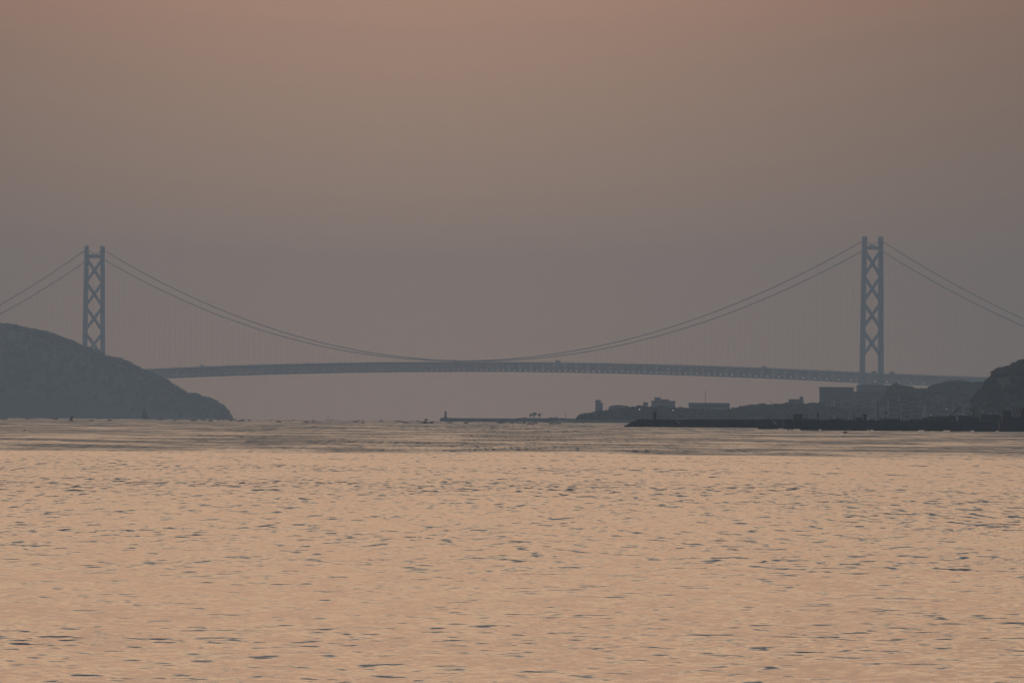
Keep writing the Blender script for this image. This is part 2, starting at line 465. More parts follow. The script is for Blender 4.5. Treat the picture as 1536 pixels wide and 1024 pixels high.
def hill(name, prof, d, x0, x1, depth, step, th, ntree, nleaf, leaf, wood_label, seed, rr=.55, low=2.0):
    rnd = random.Random(seed)
    pts = []
    for px, py in prof:
        p = at(px, py, d); pts.append((p.x, p.z - sea(p.x, d)))
    X0, X1 = at(x0, 600, d).x, at(x1, 600, d).x
    def H(x): return max(0.0, lerp_pts(pts, x) - th*.8)
    def sh(v): return max(0.0, 1 - abs(v)**2.2)**.8
    def surf(x, y):
        h = H(x); v = (y-d)/depth
        nn = noise.noise(Vector((x/60.0, y/60.0, seed)))*.10*h*(1-abs(1-2*abs(v)) if abs(v) < 1 else 0)*.8
        return sea(x, y) - low + (h+low)*sh(v) + (nn if abs(v) > .12 else 0)
    g = MB(); nx = int((X1-X0)/step)+1; ny = 41
    vs = [(X0+i*(X1-X0)/nx, d-depth+2*depth*j/(ny-1), surf(X0+i*(X1-X0)/nx, d-depth+2*depth*j/(ny-1))) for j in range(ny) for i in range(nx+1)]
    fs = [(j*(nx+1)+i, j*(nx+1)+i+1, (j+1)*(nx+1)+i+1, (j+1)*(nx+1)+i) for j in range(ny-1) for i in range(nx)]
    g.add(vs, fs); tag(g.build(name, M_soil, smooth=True, origin=((X0+X1)/2, d, sea(0, d))), kind='structure')
    t = MB()
    for k in range(ntree):
        x = rnd.uniform(X0, X1)
        y = d + (rnd.gauss(0, .05)*depth if k % 2 else -rnd.uniform(0, .93)*depth)
        z = surf(x, y)
        if z < sea(x, y)+.4: continue
        h = th*rnd.uniform(.65, 1.12); 
        leafy_tree(t, x, y, z-.1*h, h, h*rr*rnd.uniform(.85, 1.2), nleaf, leaf, rnd)
    o = t.build('woodland', M_leaf, origin=((X0+X1)/2, d, sea(0, d)))
    tag(o, wood_label, 'woodland', kind='stuff')
    return surf

hill('island_hill', [(-1400,470),(-900,430),(-500,440),(-200,468),(0,485),(20,486.5),(40,491),(72,497),(95,506),(110,511),(122,517),(140,523),(150,529),(160,534),(175,535),(190,541),(205,548),(213,553),(235,562),(252,570),(262,578),(272,583),(280,588),(287,592),(292,589),(300,593),(320,598),(335,608),(343,618),(349,632)],
     17000, -620, 350, 520, 9, 9, 4200, 24, 3.2, 'dense woods covering the big hill at the left edge', 3, .5)
hill('headland_hill', [(1318,612),(1330,590),(1337,578),(1345,575),(1352,578),(1365,580),(1385,583),(1392,581),(1400,578),(1412,574),(1423,572),(1440,571),(1449,572),(1461,574),(1471,573),(1487,572),(1560,575),(1700,590)],
     9900, 1318, 1620, 200, 5, 6.8, 900, 110, 1.3, 'mid distance woods on the ridge behind the harbour town', 5, .55)
hill('coast_hill', [(1462,598),(1470,586),(1478,574),(1487,566),(1490,561),(1494,556),(1499,552),(1505,551),(1513,550),(1520,545.5),(1528,542),(1536,540),(1560,534),(1620,520),(1700,515)],
     7000, 1462, 1640, 120, 3, 5.2, 700, 170, .9, 'dark woods on the steep hill at the right edge', 9, .55)
hill('shore_rise', [(850,633),(858,627),(866,624),(875,621),(884,620),(890,617.5),(897,616),(908,616.5),(918,615),(930,613.5),(945,611),(956,609.5),(967,608.5),(975,609.5),(990,609),(1003,610.5),(1012,611),(1022,611),(1035,612.5),(1050,613),(1095,613.5),(1105,611),(1115,609),(1125,607),(1135,606.5),(1148,605.5),(1155,608),(1165,606.5),(1175,605),(1185,603.5),(1200,605),(1210,606),(1222,604),(1232,603),(1245,610),(1300,615)],
     9500, 850, 1300, 110, 4, 6.5, 900, 90, 1.25, 'long low belt of trees along the far shore behind the breakwater', 13, .5)

# silhouetted single trees standing out on the right hill
def pine(px, ytop, ybase, d, label, group=None, wid=1.0, name='pine_tree', flat=False):
    rnd = random.Random(int(px*7))
    a = at(px, ytop, d); b = at(px, ybase, d); h = a.z-b.z
    r = thing(name, b, label, 'tree', group)
    MB().tube([b, b+Vector((0,0,h*.5)), b+Vector((h*.02,0,h*.8))], [h*.075, h*.06, h*.035], 7).build('trunk', M_bark, r)
    m = MB()
    lobes = 5
    for k in range(lobes):
        c = (a.x+rnd.uniform(-.3,.3)*wid*h*.6, a.y+rnd.uniform(-.2,.2)*h, a.z-h*(.26+.04*k if flat else .12+.10*k)-rnd.uniform(0,.06)*h)
        m.leaves(c, wid*h*(.30 if flat else .20+.035*k), h*.26, h*(.22 if flat else .15), 110, h*.09, rnd)
    m.build('crown', M_leaf, r)
for px, yt, yb, lb in ((1492, 554, 568, 'low leaning tree lowest on the left shoulder of the dark right hill'),
        (1499, 549.5, 562, 'round crowned tree rising on the shoulder of the dark right hill'),
        (1516, 547, 559, 'broad tree on the skyline of the dark right hill'),
        (1529, 539.5, 552, 'tall tree highest on the dark hill at the right edge')):
    pine(px, yt, yb, 6990, lb, 'trees on the skyline of the right hill', 1.1, 'broadleaf_tree')
for px, yt, lb, wd in ((797, 620, 'small narrow tree left of three on the far breakwater', .8), (801.7, 617.2, 'tallest mushroom shaped tree of three on the far breakwater', 1.1), (810, 618.8, 'small tree right of three on the far breakwater', .75)):
    pine(px, yt, 627, 12400, lb, 'three trees on the far breakwater', wd, 'pine_tree', True)

# ------------------------------------------------------------------ flat land of the town
def land():
    g = MB(); xs = [38, 44, 52, 80] + list(range(120, 2000, 60)); ys = [9340, 9352, 9380] + list(range(9500, 14001, 250))
    vs = []
    for y in ys:
        for x in xs:
            e = min((x-38)/10.0, (y-9340)/14.0, 1.0)
            vs.append((x, y, sea(x, y) - 2 + 4.2*max(0, e) + .5*noise.noise(Vector((x/90, y/90, 3)))))
    nx = len(xs)
    fs = [(j*nx+i, j*nx+i+1, (j+1)*nx+i+1, (j+1)*nx+i) for j in range(len(ys)-1) for i in range(nx-1)]
    g.add(vs, fs); tag(g.build('ground', M_soil, origin=(500, 10500, sea(0, 10500))), kind='structure')
    g = MB(); xs = [at(1318, 600, 8000).x] + list(range(300, 1400, 60)); ys = [7800, 7815] + list(range(7900, 9300, 200))
    vs = []
    for y in ys:
        for x in xs:
            e = min((x-xs[0])/10.0, (y-7800)/15.0, 1.0)
            vs.append((x, y, sea(x, y) - 2 + 4.0*max(0, e)))
    nx = len(xs)
    fs = [(j*nx+i, j*nx+i+1, (j+1)*nx+i+1, (j+1)*nx+i) for j in range(len(ys)-1) for i in range(nx-1)]
    g.add(vs, fs); tag(g.build('waterfront_ground', M_soil, origin=(500, 8500, sea(0, 8500))), kind='structure')
land()

# ------------------------------------------------------------------ buildings
def building(px0, px1, ytop, d, wall, label, name='apartment_block', cat='building', group='hazy town buildings behind the harbour', yaw=0.0, floors=None, tank=True, dep=12.0, gallery=True, rnd=random.Random(5)):
    a = at(px0, ytop, d); b = at(px1, ytop, d); w_ = b.x-a.x; xc = (a.x+b.x)/2
    zb = sea(xc, d)+1.0; h = a.z-zb
    o = Vector((xc, d, zb)); r = thing(name, o, label, cat, group)
    ca, sa = math.cos(yaw), math.sin(yaw); A = (Vector((ca, sa, 0)), Vector((-sa, ca, 0)), UP)
    wid = w_ / max(.5, (ca + abs(sa)*dep/max(w_, 1)))if yaw else w_
    MB().box(o+UP*(h-.9)/2, (wid, dep, h-.9), A).build('wall', wall, r)
    rf = MB().box(o+UP*(h-.55), (wid+.8, dep+.8, .7), A).build('roof', M_roof, r)
    if tank:
        q = rnd.uniform(-.3, .3)*wid
        MB().box(o+UP*(h+.9)+A[0]*q, (min(4.0, wid*.3), 4, 2.2), A).build('stair_tower', wall, r)
        c = o+A[0]*(q+min(4.2, wid*.32))+UP*(h-.2)
        MB().tube([c, c+UP*1.5], .8, 10).build('water_tank', M_concl, r)
    nf = floors or max(2, int(h/3.1))
    fh = (h-1.5)/nf
    for k in range(nf):
        z = 1.0 + fh*(k+.5)
        MB().box(o+UP*z-A[1]*(dep/2+.02), (wid*.9, .12, fh*.42), A).build('window', M_glass, r)
        if gallery and wid > 5:
            MB().box(o+UP*(z-fh*.36)-A[1]*(dep/2+.55), (wid*.94, 1.05, fh*.26), A).build('balcony', M_concl if k % 2 == 0 else wall, r)
    return r

G, B_, S_, P_ = WALLS
building(978, 1013.5, 600.5, 11900, G, 'broad hotel block with stepped roof above the tree belt', 'hotel', group='buildings above the tree belt', tank=False, dep=18)
building(982.5, 991.5, 595.3, 11930, G, 'small raised tower block on the left part of the stepped hotel', 'hotel', group='buildings above the tree belt', tank=False, dep=10, gallery=False)
building(991.7, 1004, 598.2, 11940, G, 'middle step of the hotel beside its highest block', 'hotel', group='buildings above the tree belt', tank=False, dep=10, gallery=False)
building(965.5, 972.5, 602.8, 11600, S_, 'small dark block just left of the stepped hotel', group='buildings above the tree belt', tank=False, dep=8)
building(1034, 1095, 603.4, 10800, S_, 'long low flat roofed hall with pale window bands', 'hall', group='buildings above the tree belt', tank=False, dep=20, floors=3)
building(1184, 1206, 598.0, 11000, S_, 'squat block right of the tree belt with a chimney beside it', group='buildings above the tree belt', tank=False, dep=14)
building(1200.5, 1205, 594, 10960, S_, 'slim tower rising at the right end of the squat block', 'stair_tower', group='buildings above the tree belt', tank=False, dep=4, gallery=False)
building(893.8, 901.8, 599.3, 13000, P_, 'slender pale tower with a bulging right side', 'tower_building', group='buildings above the tree belt', tank=False, dep=7, gallery=False, floors=7)
building(900.8, 904.8, 603.5, 12995, P_, 'narrow annex clinging to the right side of the slender pale tower', 'tower_building', group='buildings above the tree belt', tank=False, dep=5, gallery=False, floors=5)
building(1230, 1281, 579.8, 10900, S_, 'biggest slab block, wide and flat topped, below the bridge deck', dep=16, tank=False, floors=13)
building(1281.5, 1300, 586.8, 10750, S_, 'lower slab joined to the right of the biggest block', dep=14, tank=False)
building(1286, 1334, 577.0, 12300, G, 'pale hazy mass directly behind the right tower foot under the deck', dep=14, tank=False, gallery=False)
building(1301, 1333, 586.0, 10450, G, 'wide slab standing in front of the right tower foot', dep=14, tank=False)

# arched hall
a = at(914, 613, 11500); b = at(945, 613, 11500)
o = Vector(((a.x+b.x)/2, 11500, sea(a.x, 11500)+1)); r = thing('sports_hall', o, 'arched roof hall between the slender tower and the hotel', 'building', 'buildings above the tree belt')
zt = at(930, 610, 11500).z; zp = at(930, 607.3, 11500).z; wd = b.x-a.x
MB().box((o.x, 11500, (o.z+zt)/2), (wd, 24, zt-o.z)).build('wall', P_, r)
arc = [(o.x-wd/2-.3+(wd+.6)*k/16, zt+.05+(zp-zt)*math.sin(math.pi*k/16)**.6) for k in range(17)]
MB().prism(arc, 11487, 11513).build('roof', M_roof, r)
for k in range(6):
    MB().box((a.x+wd*(k+.5)/6, 11487.9, zt-1.6), (wd/6*.6, .15, 1.4)).build('window', M_glass, r)

rear = [(1285,1297,593,S_),(1299,1313,590.5,P_),(1316,1329,589,G)]
mid = [(1236,1247,600,P_),(1251,1262,597.5,G),(1265,1281,603,S_),(1284,1296,599.5,B_),(1299,1311,597,P_),(1314,1328,601.5,G)]
low = [(1229,1242,613,S_),(1245,1259,610.5,B_),(1262,1276,614,G),(1279,1293,609,P_),(1297,1311,612,S_),(1315,1328,607.5,B_)]
near = [(1333,1345,597,P_),(1349,1361,592,G),(1365,1382,595,S_),(1386,1397,602,G),(1401,1415,605.5,S_),(1419,1431,600,P_),(1436,1447,606,G),(1451,1464,596,B_)]
front = [(1334,1348,611,S_),(1352,1368,608,P_),(1372,1386,613,G),(1391,1406,612,S_),(1410,1424,614,B_),(1430,1444,612.5,G),(1448,1462,610,S_)]
ORD = ['first', 'second', 'third', 'fourth', 'fifth', 'sixth', 'seventh', 'eighth']
cname = {G.name: 'grey', B_.name: 'beige', S_.name: 'slate', P_.name: 'rose grey'}
for rowname, row, d0 in (('rearmost row below the bridge deck', rear, 10300), ('upper row left of the wooded ridge', mid, 10000), ('lowest row left of the wooded ridge', low, 9750), ('upper row below the wooded ridge', near, 8350), ('lower row below the wooded ridge', front, 8100)):
    for i, (x0, x1, yt, wm) in enumerate(row):
        building(x0, x1, yt, d0+R.uniform(-40, 40), wm, '%s apartment block, %s from left in the %s' % (cname[wm.name], ORD[i], rowname), yaw=R.uniform(-.25, .25), tank=(i % 2 == 0), dep=9)

# radio mast and far poles
def mast(px, yt, yb, d, label, name='radio_mast', cat='mast', bar=None, rad=.35, group=None, m=M_dark, lat=False):
    a = at(px, yt, d); b = at(px, yb, d); b.z = min(b.z, a.z-1)
    r = thing(name, b, label, cat, group)
    MB().tube([b, (a+b)/2, a], [rad, rad*.8, rad*.5], 8).build('pole', m, r)
    if bar:
        for f, l in bar:
            z = b.z+(a.z-b.z)*f
            MB().beam((a.x-l/2, d, z), (a.x+l/2, d, z), rad*.9).build('crossbar', m, r)
    return r, a, b
mast(1059, 585, 604, 10790, 'thin radio mast rising behind the long low hall', bar=((.82, 2.6),), rad=.28)
mast(849, 617.5, 629, 12350, 'short pole with a small board on the far breakwater', 'signal_pole', 'pole', bar=((.93, 1.6), (.98, 1.6)), rad=.3)
mast(493, 622, 634, 14000, 'lone thin marker pole on the horizon left of centre', 'marker_pole', 'pole', bar=((.5, 1.2),), rad=.35)

# small jib crane on the tree belt
a = at(1163, 608, 9480); t_ = at(1155, 600.5, 9480); r = thing('jib_crane', Vector((a.x, a.y, sea(a.x, a.y)+2)), 'small jib crane leaning left above the tree belt', 'crane')
MB().beam((a.x, a.y, sea(a.x, a.y)+2), a, .5).build('mast', M_dark, r); MB().beam(a, t_, .35).build('jib', M_dark, r)

# ------------------------------------------------------------------ far breakwater with its lighthouse
fb = thing('far_breakwater', Vector((0, 12500, sea(0, 12500))), 'long low hazy breakwater stretching left from the far shore', 'breakwater')
a = at(661, 627, 12500); b = at(885, 627, 12500); zs = sea(0, 12500)
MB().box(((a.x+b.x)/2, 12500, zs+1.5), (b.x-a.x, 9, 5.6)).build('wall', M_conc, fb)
a2 = at(776, 627, 12500); b2 = at(862, 627, 12500)
MB().box(((a2.x+b2.x)/2, 12502, zs+4.6), (b2.x-a2.x, 5, .65)).build('parapet', M_conc, fb)
for px0, px1, h in ((824, 832, 1.2), (833, 838, 1.6), (842, 846, .8), (784, 792, .9)):
    q0 = at(px0, 620, 12500).x; q1 = at(px1, 620, 12500).x
    r = thing('store_shed', Vector(((q0+q1)/2, 12499, zs+4.3)), 'low shed on the far breakwater, %s' % {824: 'third from left', 833: 'tallest of four', 842: 'nearest the far shore', 784: 'just left of the three trees'}[px0], 'shed', 'sheds on the far breakwater')
    MB().box(((q0+q1)/2, 12499, zs+4.3+h/2), (q1-q0, 2.2, h)).build('wall', M_conc, r)
    MB().prism([(q0-.2, zs+4.32+h), (q1+.2, zs+4.32+h), ((q0+q1)/2, zs+4.8+h)], 12497.7, 12500.3).build('roof', M_roof, r)

def lighthouse(px, yt, yb, d, label, m, wpx=2.6):
    a = at(px, yt, d); b = at(px, yb, d); h = a.z-b.z; k = wpx/F*d/2
    r = thing('lighthouse', b, label, 'lighthouse', None)
    MB().tube([b, b+UP*h*.12], k*1.5, 12).build('base', m, r)
    MB().tube([b+UP*h*.12, b+UP*h*.68], [k*.85, k*.62], 12).build('tower', m, r)
    MB().tube([b+UP*h*.68, b+UP*h*.74], k*1.25, 12).build('gallery', m, r)
    ln = MB().tube([b+UP*h*.74, b+UP*h*.90], k*.8, 12).build('lantern', m, r)
    MB().tube([b+UP*h*.90, b+UP*h], [k*.95, k*.1], 12).build('roof', m, r)
lighthouse(669, 616.3, 626.8, 12500, 'slim lighthouse on the left tip of the far breakwater', M_dark, 4.4)

# ------------------------------------------------------------------ near breakwater
D1 = 4800.0
nb = thing('breakwater', Vector((at(1060, 630, D1).x, D1, sea(60, D1))), 'dark concrete breakwater running in front of the tree belt', 'breakwater')
zs = sea(100, D1)
def xat(px, d): return at(px, 632, d).x
prof = [(947, 646), (947, 634), (950, 632.2), (957, 629.4), (966, 629.0), (1200, 629.6), (1200, 646)]
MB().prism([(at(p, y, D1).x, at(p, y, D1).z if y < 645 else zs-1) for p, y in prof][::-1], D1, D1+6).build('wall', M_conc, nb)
cop = MB()
for k in range(26):
    x0 = xat(968+k*8.9, D1); x1 = xat(968+k*8.9+8.6, D1); z = at(968+k*8.9+4, 629.35, D1).z
    cop.box(((x0+x1)/2, D1+2.2, z+R.uniform(-.03, .05)), (x1-x0, 3.0, .35))
cop.build('coping', M_conc, nb)
# armour blocks at the tip
pts_ = [(940.5, 637.6, 'lowest and outermost'), (944, 635.0, 'second from the tip'), (948.5, 632.6, 'third from the tip'), (953.5, 630.6, 'fourth from the tip'), (959, 629.0, 'fifth from the tip'), (964, 628.6, 'highest'), (950, 636.5, 'low one under the third')]
for k, (px, py, lb) in enumerate(pts_):
    c = at(px, py, D1-3-k*.2); m = MB(); q = 1.05
    for v in ((1,1,1), (1,-1,-1), (-1,1,-1), (-1,-1,1)):
        dd = Vector(v).normalized(); ang = Matrix.Rotation(k*.9, 3, 'Z'); dd = ang @ dd
        m.tube([c-Vector((0,0,q*.7)), c-Vector((0,0,q*.7))+dd*q*1.05], [.52, .36], 7)
    m.blob(c-Vector((0,0,q*.7)), .62, .62, .62, 8, 6, .03)
    # rubble mound carrying the block
    o = m.build('armour_block', M_conc, origin=c); tag(o, 'four legged concrete armour block at the breakwater tip, ' + lb, 'armour block', 'armour blocks at the tip of the near breakwater')
m = MB()
for k in range(90):
    px = R.uniform(939, 972); top = lerp_pts([(939,640),(944,637.5),(950,635),(958,632),(972,631)], px)
    c = at(px, R.uniform(top, 642), D1-R.uniform(.5, 3.5)); c.z = max(c.z, zs-.3)
    m.blob(c, R.uniform(.35,.7), R.uniform(.35,.7), R.uniform(.25,.5), 6, 4, .25)
tag(m.build('rubble', M_conc, origin=at(955, 640, D1)), 'dark rubble stones piled round the breakwater tip', 'rubble', kind='stuff')

# harbour beacon
b = at(983, 629.3, D1+2); a = at(983, 615.8, D1+2); h = a.z-b.z
r = thing('harbour_beacon', b, 'dark harbour beacon with a wide lantern platform on the breakwater', 'beacon')
MB().tube([b, b+UP*h*.08], .75, 12).build('base', M_dark, r)
MB().tube([b+UP*h*.08, b+UP*h*.55], [.72, .58], 12).build('tower', M_dark, r)
MB().tube([b+UP*h*.55, b+UP*h*.72], [.6, 1.0], 12).build('gallery', M_dark, r)
MB().tube([b+UP*h*.72, b+UP*h*.76], 1.0, 12).build('platform', M_dark, r)
MB().tube([b+UP*h*.76, b+UP*h*.93], .62, 10).build('lantern', M_glass, r)
MB().tube([b+UP*h*.93, b+UP*h], [.72, .1], 10).build('roof', M_dark, r)

# pale slanting steps hung on the breakwater face
for p0, p1, lb in (((1014.5, 630.2), (1020, 635.2), 'pale slanting steps on the breakwater right of the beacon'), ((1159.8, 631), (1165, 636), 'pale slanting steps above the low raft')):
    c0 = at(*p0, D1-.35); c1 = at(*p1, D1-.35)
    r = thing('boarding_steps', c1, lb, 'steps', 'pale boarding steps on the breakwater')
    for sg in (-.35, .35):
        MB().beam(c0+Vector((0, sg*.5, 0)), c1+Vector((0, sg*.5, 0)), 1.0, .14).build('side_rail', M_white, r)
    for k in range(6):
        q = c0.lerp(c1, (k+.5)/6); MB().box(q+UP*.08, (.42, .3, .07)).build('tread', M_white, r)
# small post on the breakwater
mast(1095.5, 612, 629.6, D1+3, 'thin pole with a round foot mid way along the breakwater', 'signal_pole', 'pole', bar=((.10, .9), (.05, 1.2)), rad=.07)

# ------------------------------------------------------------------ quay
D2 = 4500.0; zs2 = sea(200, D2)
qy = thing('quay', Vector((xat(1370, D2), D2, zs2)), 'long dark quay wall carrying the huts and cranes at right', 'quay')
x0, x1 = xat(1176, D2), xat(1640, D2)
ztop = at(1300, 631.2, D2).z
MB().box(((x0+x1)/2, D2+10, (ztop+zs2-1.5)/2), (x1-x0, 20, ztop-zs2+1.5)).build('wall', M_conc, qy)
MB().box(((x0+x1)/2+.1, D2+.2, ztop+.12), (x1-x0-.4, .9, .24)).build('coping', M_conc, qy)
for k in range(34):
    x = x0+2+k*4.1; c = Vector((x, D2-.22, zs2+1.3+R.uniform(-.15,.15)))
    m = MB(); ring = [c+Vector((math.cos(t)*.42, 0, math.sin(t)*.42)) for t in [2*math.pi*i/10 for i in range(11)]]
    m.tube(ring, .15, 6, False); m.build('tyre_fender', M_float, qy)

# low pontoons in front of the quay, with water between them
for k, (p0, p1) in enumerate(((1182,1184.5),(1188,1190),(1202,1229),(1233,1236),(1242,1248),(1266,1269),(1272,1274),(1281,1300),(1304,1306),(1311,1316),(1321,1325),(1330,1333),(1338,1340),(1346,1347.5),(1352,1376),(1387,1391),(1392.5,1396),(1405,1415),(1426,1446),(1462,1468))):
    d = 4120.0; xa, xb = xat(p0, d), xat(p1, d)
    r = thing('pontoon', Vector(((xa+xb)/2, d, sea(xa, d))), '%s dark floating pontoon along the quay, number %d from left' % ('long' if p1-p0 > 9 else 'short', k+1), 'pontoon', 'pontoons moored along the quay')
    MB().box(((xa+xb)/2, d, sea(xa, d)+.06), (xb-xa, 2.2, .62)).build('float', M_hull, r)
    MB().box(((xa+xb)/2, d, sea(xa, d)+.42), (xb-xa+.12, 2.3, .09)).build('deck', M_dark, r)

# raft in front of the breakwater
d = 4420.0; xa, xb = xat(1138, d), xat(1168.5, d); r = thing('raft', Vector(((xa+xb)/2, d, sea(xa, d))), 'low dark work raft floating in front of the breakwater', 'raft')
MB().box(((xa+xb)/2, d, sea(xa, d)+.25), (xb-xa, 3.6, .9)).build('hull', M_hull, r)
MB().box(((xa+xb)/2+.2, d, sea(xa, d)+1.3), (xb-xa-2.4, 2.6, 1.15)).build('deck_load', M_dark, r)
MB().box(((xa+xb)/2, d, sea(xa, d)+.74), (xb-xa+.2, 3.8, .12)).build('deck', M_conc, r)

def hut(px0, px1, ytop, ybase, d, wallm, label, name='harbour_hut', over=.25, cat='hut', roofm=M_dark):
    a = at(px0, ytop, d); b = at(px1, ybase, d); xc = (a.x+b.x)/2; w_ = b.x-a.x; h = a.z-b.z
    r = thing(name, Vector((xc, d, b.z)), label, cat, None)
    MB().box((xc, d, b.z+(h-.2)/2), (w_, w_*.8+1, h-.2)).build('wall', wallm, r)
    MB().box((xc, d, b.z+h-.1), (w_+over*2, w_*.8+1+over*2, .2)).build('roof', roofm, r)
    y = d-(w_*.8+1)/2-.02
    MB().box((xc-w_*.2, y, b.z+h*.55), (w_*.28, .05, h*.3)).build('window', M_glass, r)
    MB().box((xc+w_*.25, y, b.z+h*.36), (w_*.2, .06, h*.68)).build('door', M_dark, r)
    return r
QD = D2+4
hut(1340.6, 1343.8, 577.6, 583, 9690, M_concl, 'tiny pale hut on the ridge just right of the right tower foot', 'ridge_hut', .3)
hut(1190.5, 1204, 620.6, 631.5, QD, M_rust, 'dark brown square hut at the left end of the quay')
hut(1295.6, 1300.6, 621, 631.5, QD, M_dark, 'narrow dark booth with an overhanging flat roof on the quay', 'lookout_booth', .35, 'booth')
hut(1284.5, 1293.5, 626, 631.5, QD, M_dark, 'low dark shed left of the narrow booth', 'shed', .15, 'shed')
hut(1383.5, 1392, 626.3, 631.5, QD, M_dark, 'low store shed left of the long storehouse', 'shed', .1, 'shed')
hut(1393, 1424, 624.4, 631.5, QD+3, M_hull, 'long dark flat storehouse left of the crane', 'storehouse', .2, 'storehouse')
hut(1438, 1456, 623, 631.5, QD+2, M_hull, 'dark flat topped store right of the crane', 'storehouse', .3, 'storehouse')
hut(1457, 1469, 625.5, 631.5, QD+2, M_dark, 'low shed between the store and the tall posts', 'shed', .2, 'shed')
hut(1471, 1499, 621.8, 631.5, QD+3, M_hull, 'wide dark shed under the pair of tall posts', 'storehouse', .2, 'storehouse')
hut(1206, 1210.5, 627.3, 631.5, QD-1, M_dark, 'tiny dark locker beside the brown hut', 'locker', .08, 'locker')

QP = 'slim poles along the quay'
mast(1184.5, 620, 631.5, QD, 'slim post with a cross arm left of the brown hut', 'quay_post', 'post', bar=((.93,.8),(.45,1.0)), rad=0.153, group=QP)
mast(1206.8, 621, 631.5, QD+3, 'slim post just right of the brown hut', 'quay_post', 'post', bar=((.9,.9),), rad=0.153, group=QP)
mast(1212, 619.5, 631.5, QD, 'bare slim post midway between brown hut and thick signal mast', 'quay_post', 'post', bar=((.96,.9),), rad=0.153, group=QP)
mast(1227.2, 616.3, 631.5, QD, 'thick signal mast with wide foot right of the brown hut', 'signal_mast', 'mast', bar=((.75,.9),(.5,1.1),(.2,1.7),(.08,2.2)), rad=0.306, group=QP)
mast(1317.3, 601.5, 631.5, QD, 'tallest thin lamp mast on the quay', 'lamp_mast', 'mast', bar=((.99,.6),), rad=0.221, group=QP)
mast(1282.5, 619, 631.5, QD, 'slim post left of the low shed and booth', 'quay_post', 'post', bar=((.95,.8),), rad=0.136, group=QP)
mast(1354.2, 619.5, 631.5, QD, 'post with a broad floodlight head right of the boats', 'floodlight_post', 'post', bar=((.90,1.7),(.97,1.2)), rad=0.153, group=QP)
mast(1361.3, 624.6, 631.5, QD, 'short post with a broad floodlight head', 'floodlight_post', 'post', bar=((.90,1.2),(.97,1.0)), rad=0.153, group=QP)
mast(1375.6, 618, 631.5, QD, 'bare thin post left of the long storehouse', 'quay_post', 'post', rad=0.119, group=QP)
mast(1461, 614, 628, QD+4, 'slim dark post left of the pair of tall posts', 'quay_post', 'post', bar=((.9,.7),), rad=0.187, group=QP)
mast(1485.4, 591.5, 624, 5900, 'left one of the pair of tall dark posts', 'tall_post', 'post', rad=.32, group='pair of tall posts at right')
mast(1491.2, 592.0, 624, 5900, 'right one of the pair of tall dark posts', 'tall_post', 'post', rad=.30, group='pair of tall posts at right')

# scaffold canopy with faint frame
r = thing('canopy_frame', at(1329, 631.5, QD), 'faint open canopy frame on the quay right of the tall lamp mast', 'canopy')
c0, c1 = at(1323.5, 619.8, QD), at(1334, 619.8, QD)
for x in (c0.x, (c0.x+c1.x)/2, c1.x):
    MB().beam((x, QD, at(1329, 631.5, QD).z), (x, QD, c0.z), .09).build('post', M_dark, r)
MB().box(((c0.x+c1.x)/2, QD, c0.z+.05), (c1.x-c0.x+.4, 2.2, .12)).build('roof', M_dark, r)
MB().prism([(c0.x+.5, c0.z+.12), (c1.x-.5, c0.z+.12), ((c0.x+c1.x)/2, c0.z+.75)], QD-1, QD+1).build('awning', M_dark, r)

# net heaps
for k, (px, w_, h, lb) in enumerate(((1220,5,.9,'small net heap left of the thick signal mast'),(1240,6,.8,'flat net heap right of the thick signal mast'),(1275,6,.7,'flat net heap left of the low shed'),(1309,6,.9,'net heap between booth and tall lamp mast'),(1342,7,1.0,'large net heap right of the canopy frame'),(1368,6,.7,'flat net heap right of the short floodlight post'))):
    c = at(px, 631.3, QD-1); m = MB(); ww = w_/F*D2
    for q in range(7): m.blob((c.x+R.uniform(-.5,.5)*ww, c.y+R.uniform(-.6,.6), c.z+R.uniform(0,.35)*h), ww*R.uniform(.16,.3), .6, h*R.uniform(.4,.75), 9, 6, .15)
    tag(m.build('net_heap', M_dark, origin=c), lb, 'net heap', 'heaps of nets on the quay')

# racks of drying stakes: a rail with uneven uprights
for px0, px1, hh, lb in ((1243, 1268, 1.5, 'rack of uneven stakes right of the thick signal mast'), (1320, 1350, 1.7, 'rack of uneven stakes beside the canopy frame'), (1366, 1381, 1.2, 'short rack of stakes left of the low store shed'), (1207, 1222, 1.0, 'low rack of stakes right of the brown hut')):
    a = at(px0, 631.4, QD-1); b = at(px1, 631.4, QD-1)
    r = thing('stake_rack', (a+b)/2, lb, 'rack', 'stake racks along the quay')
    MB().beam(a+UP*.5, b+UP*.5, .22, .5, UP).build('rail', M_dark, r)
    nst = int((px1-px0)/1.9)
    for k in range(nst+1):
        p = a.lerp(b, k/nst)+Vector((R.uniform(-.15,.15), 0, 0))
        MB().beam(p, p+Vector((R.uniform(-.15,.15), 0, hh*R.uniform(.45, 1.25))), .2).build('stake', M_dark, r)
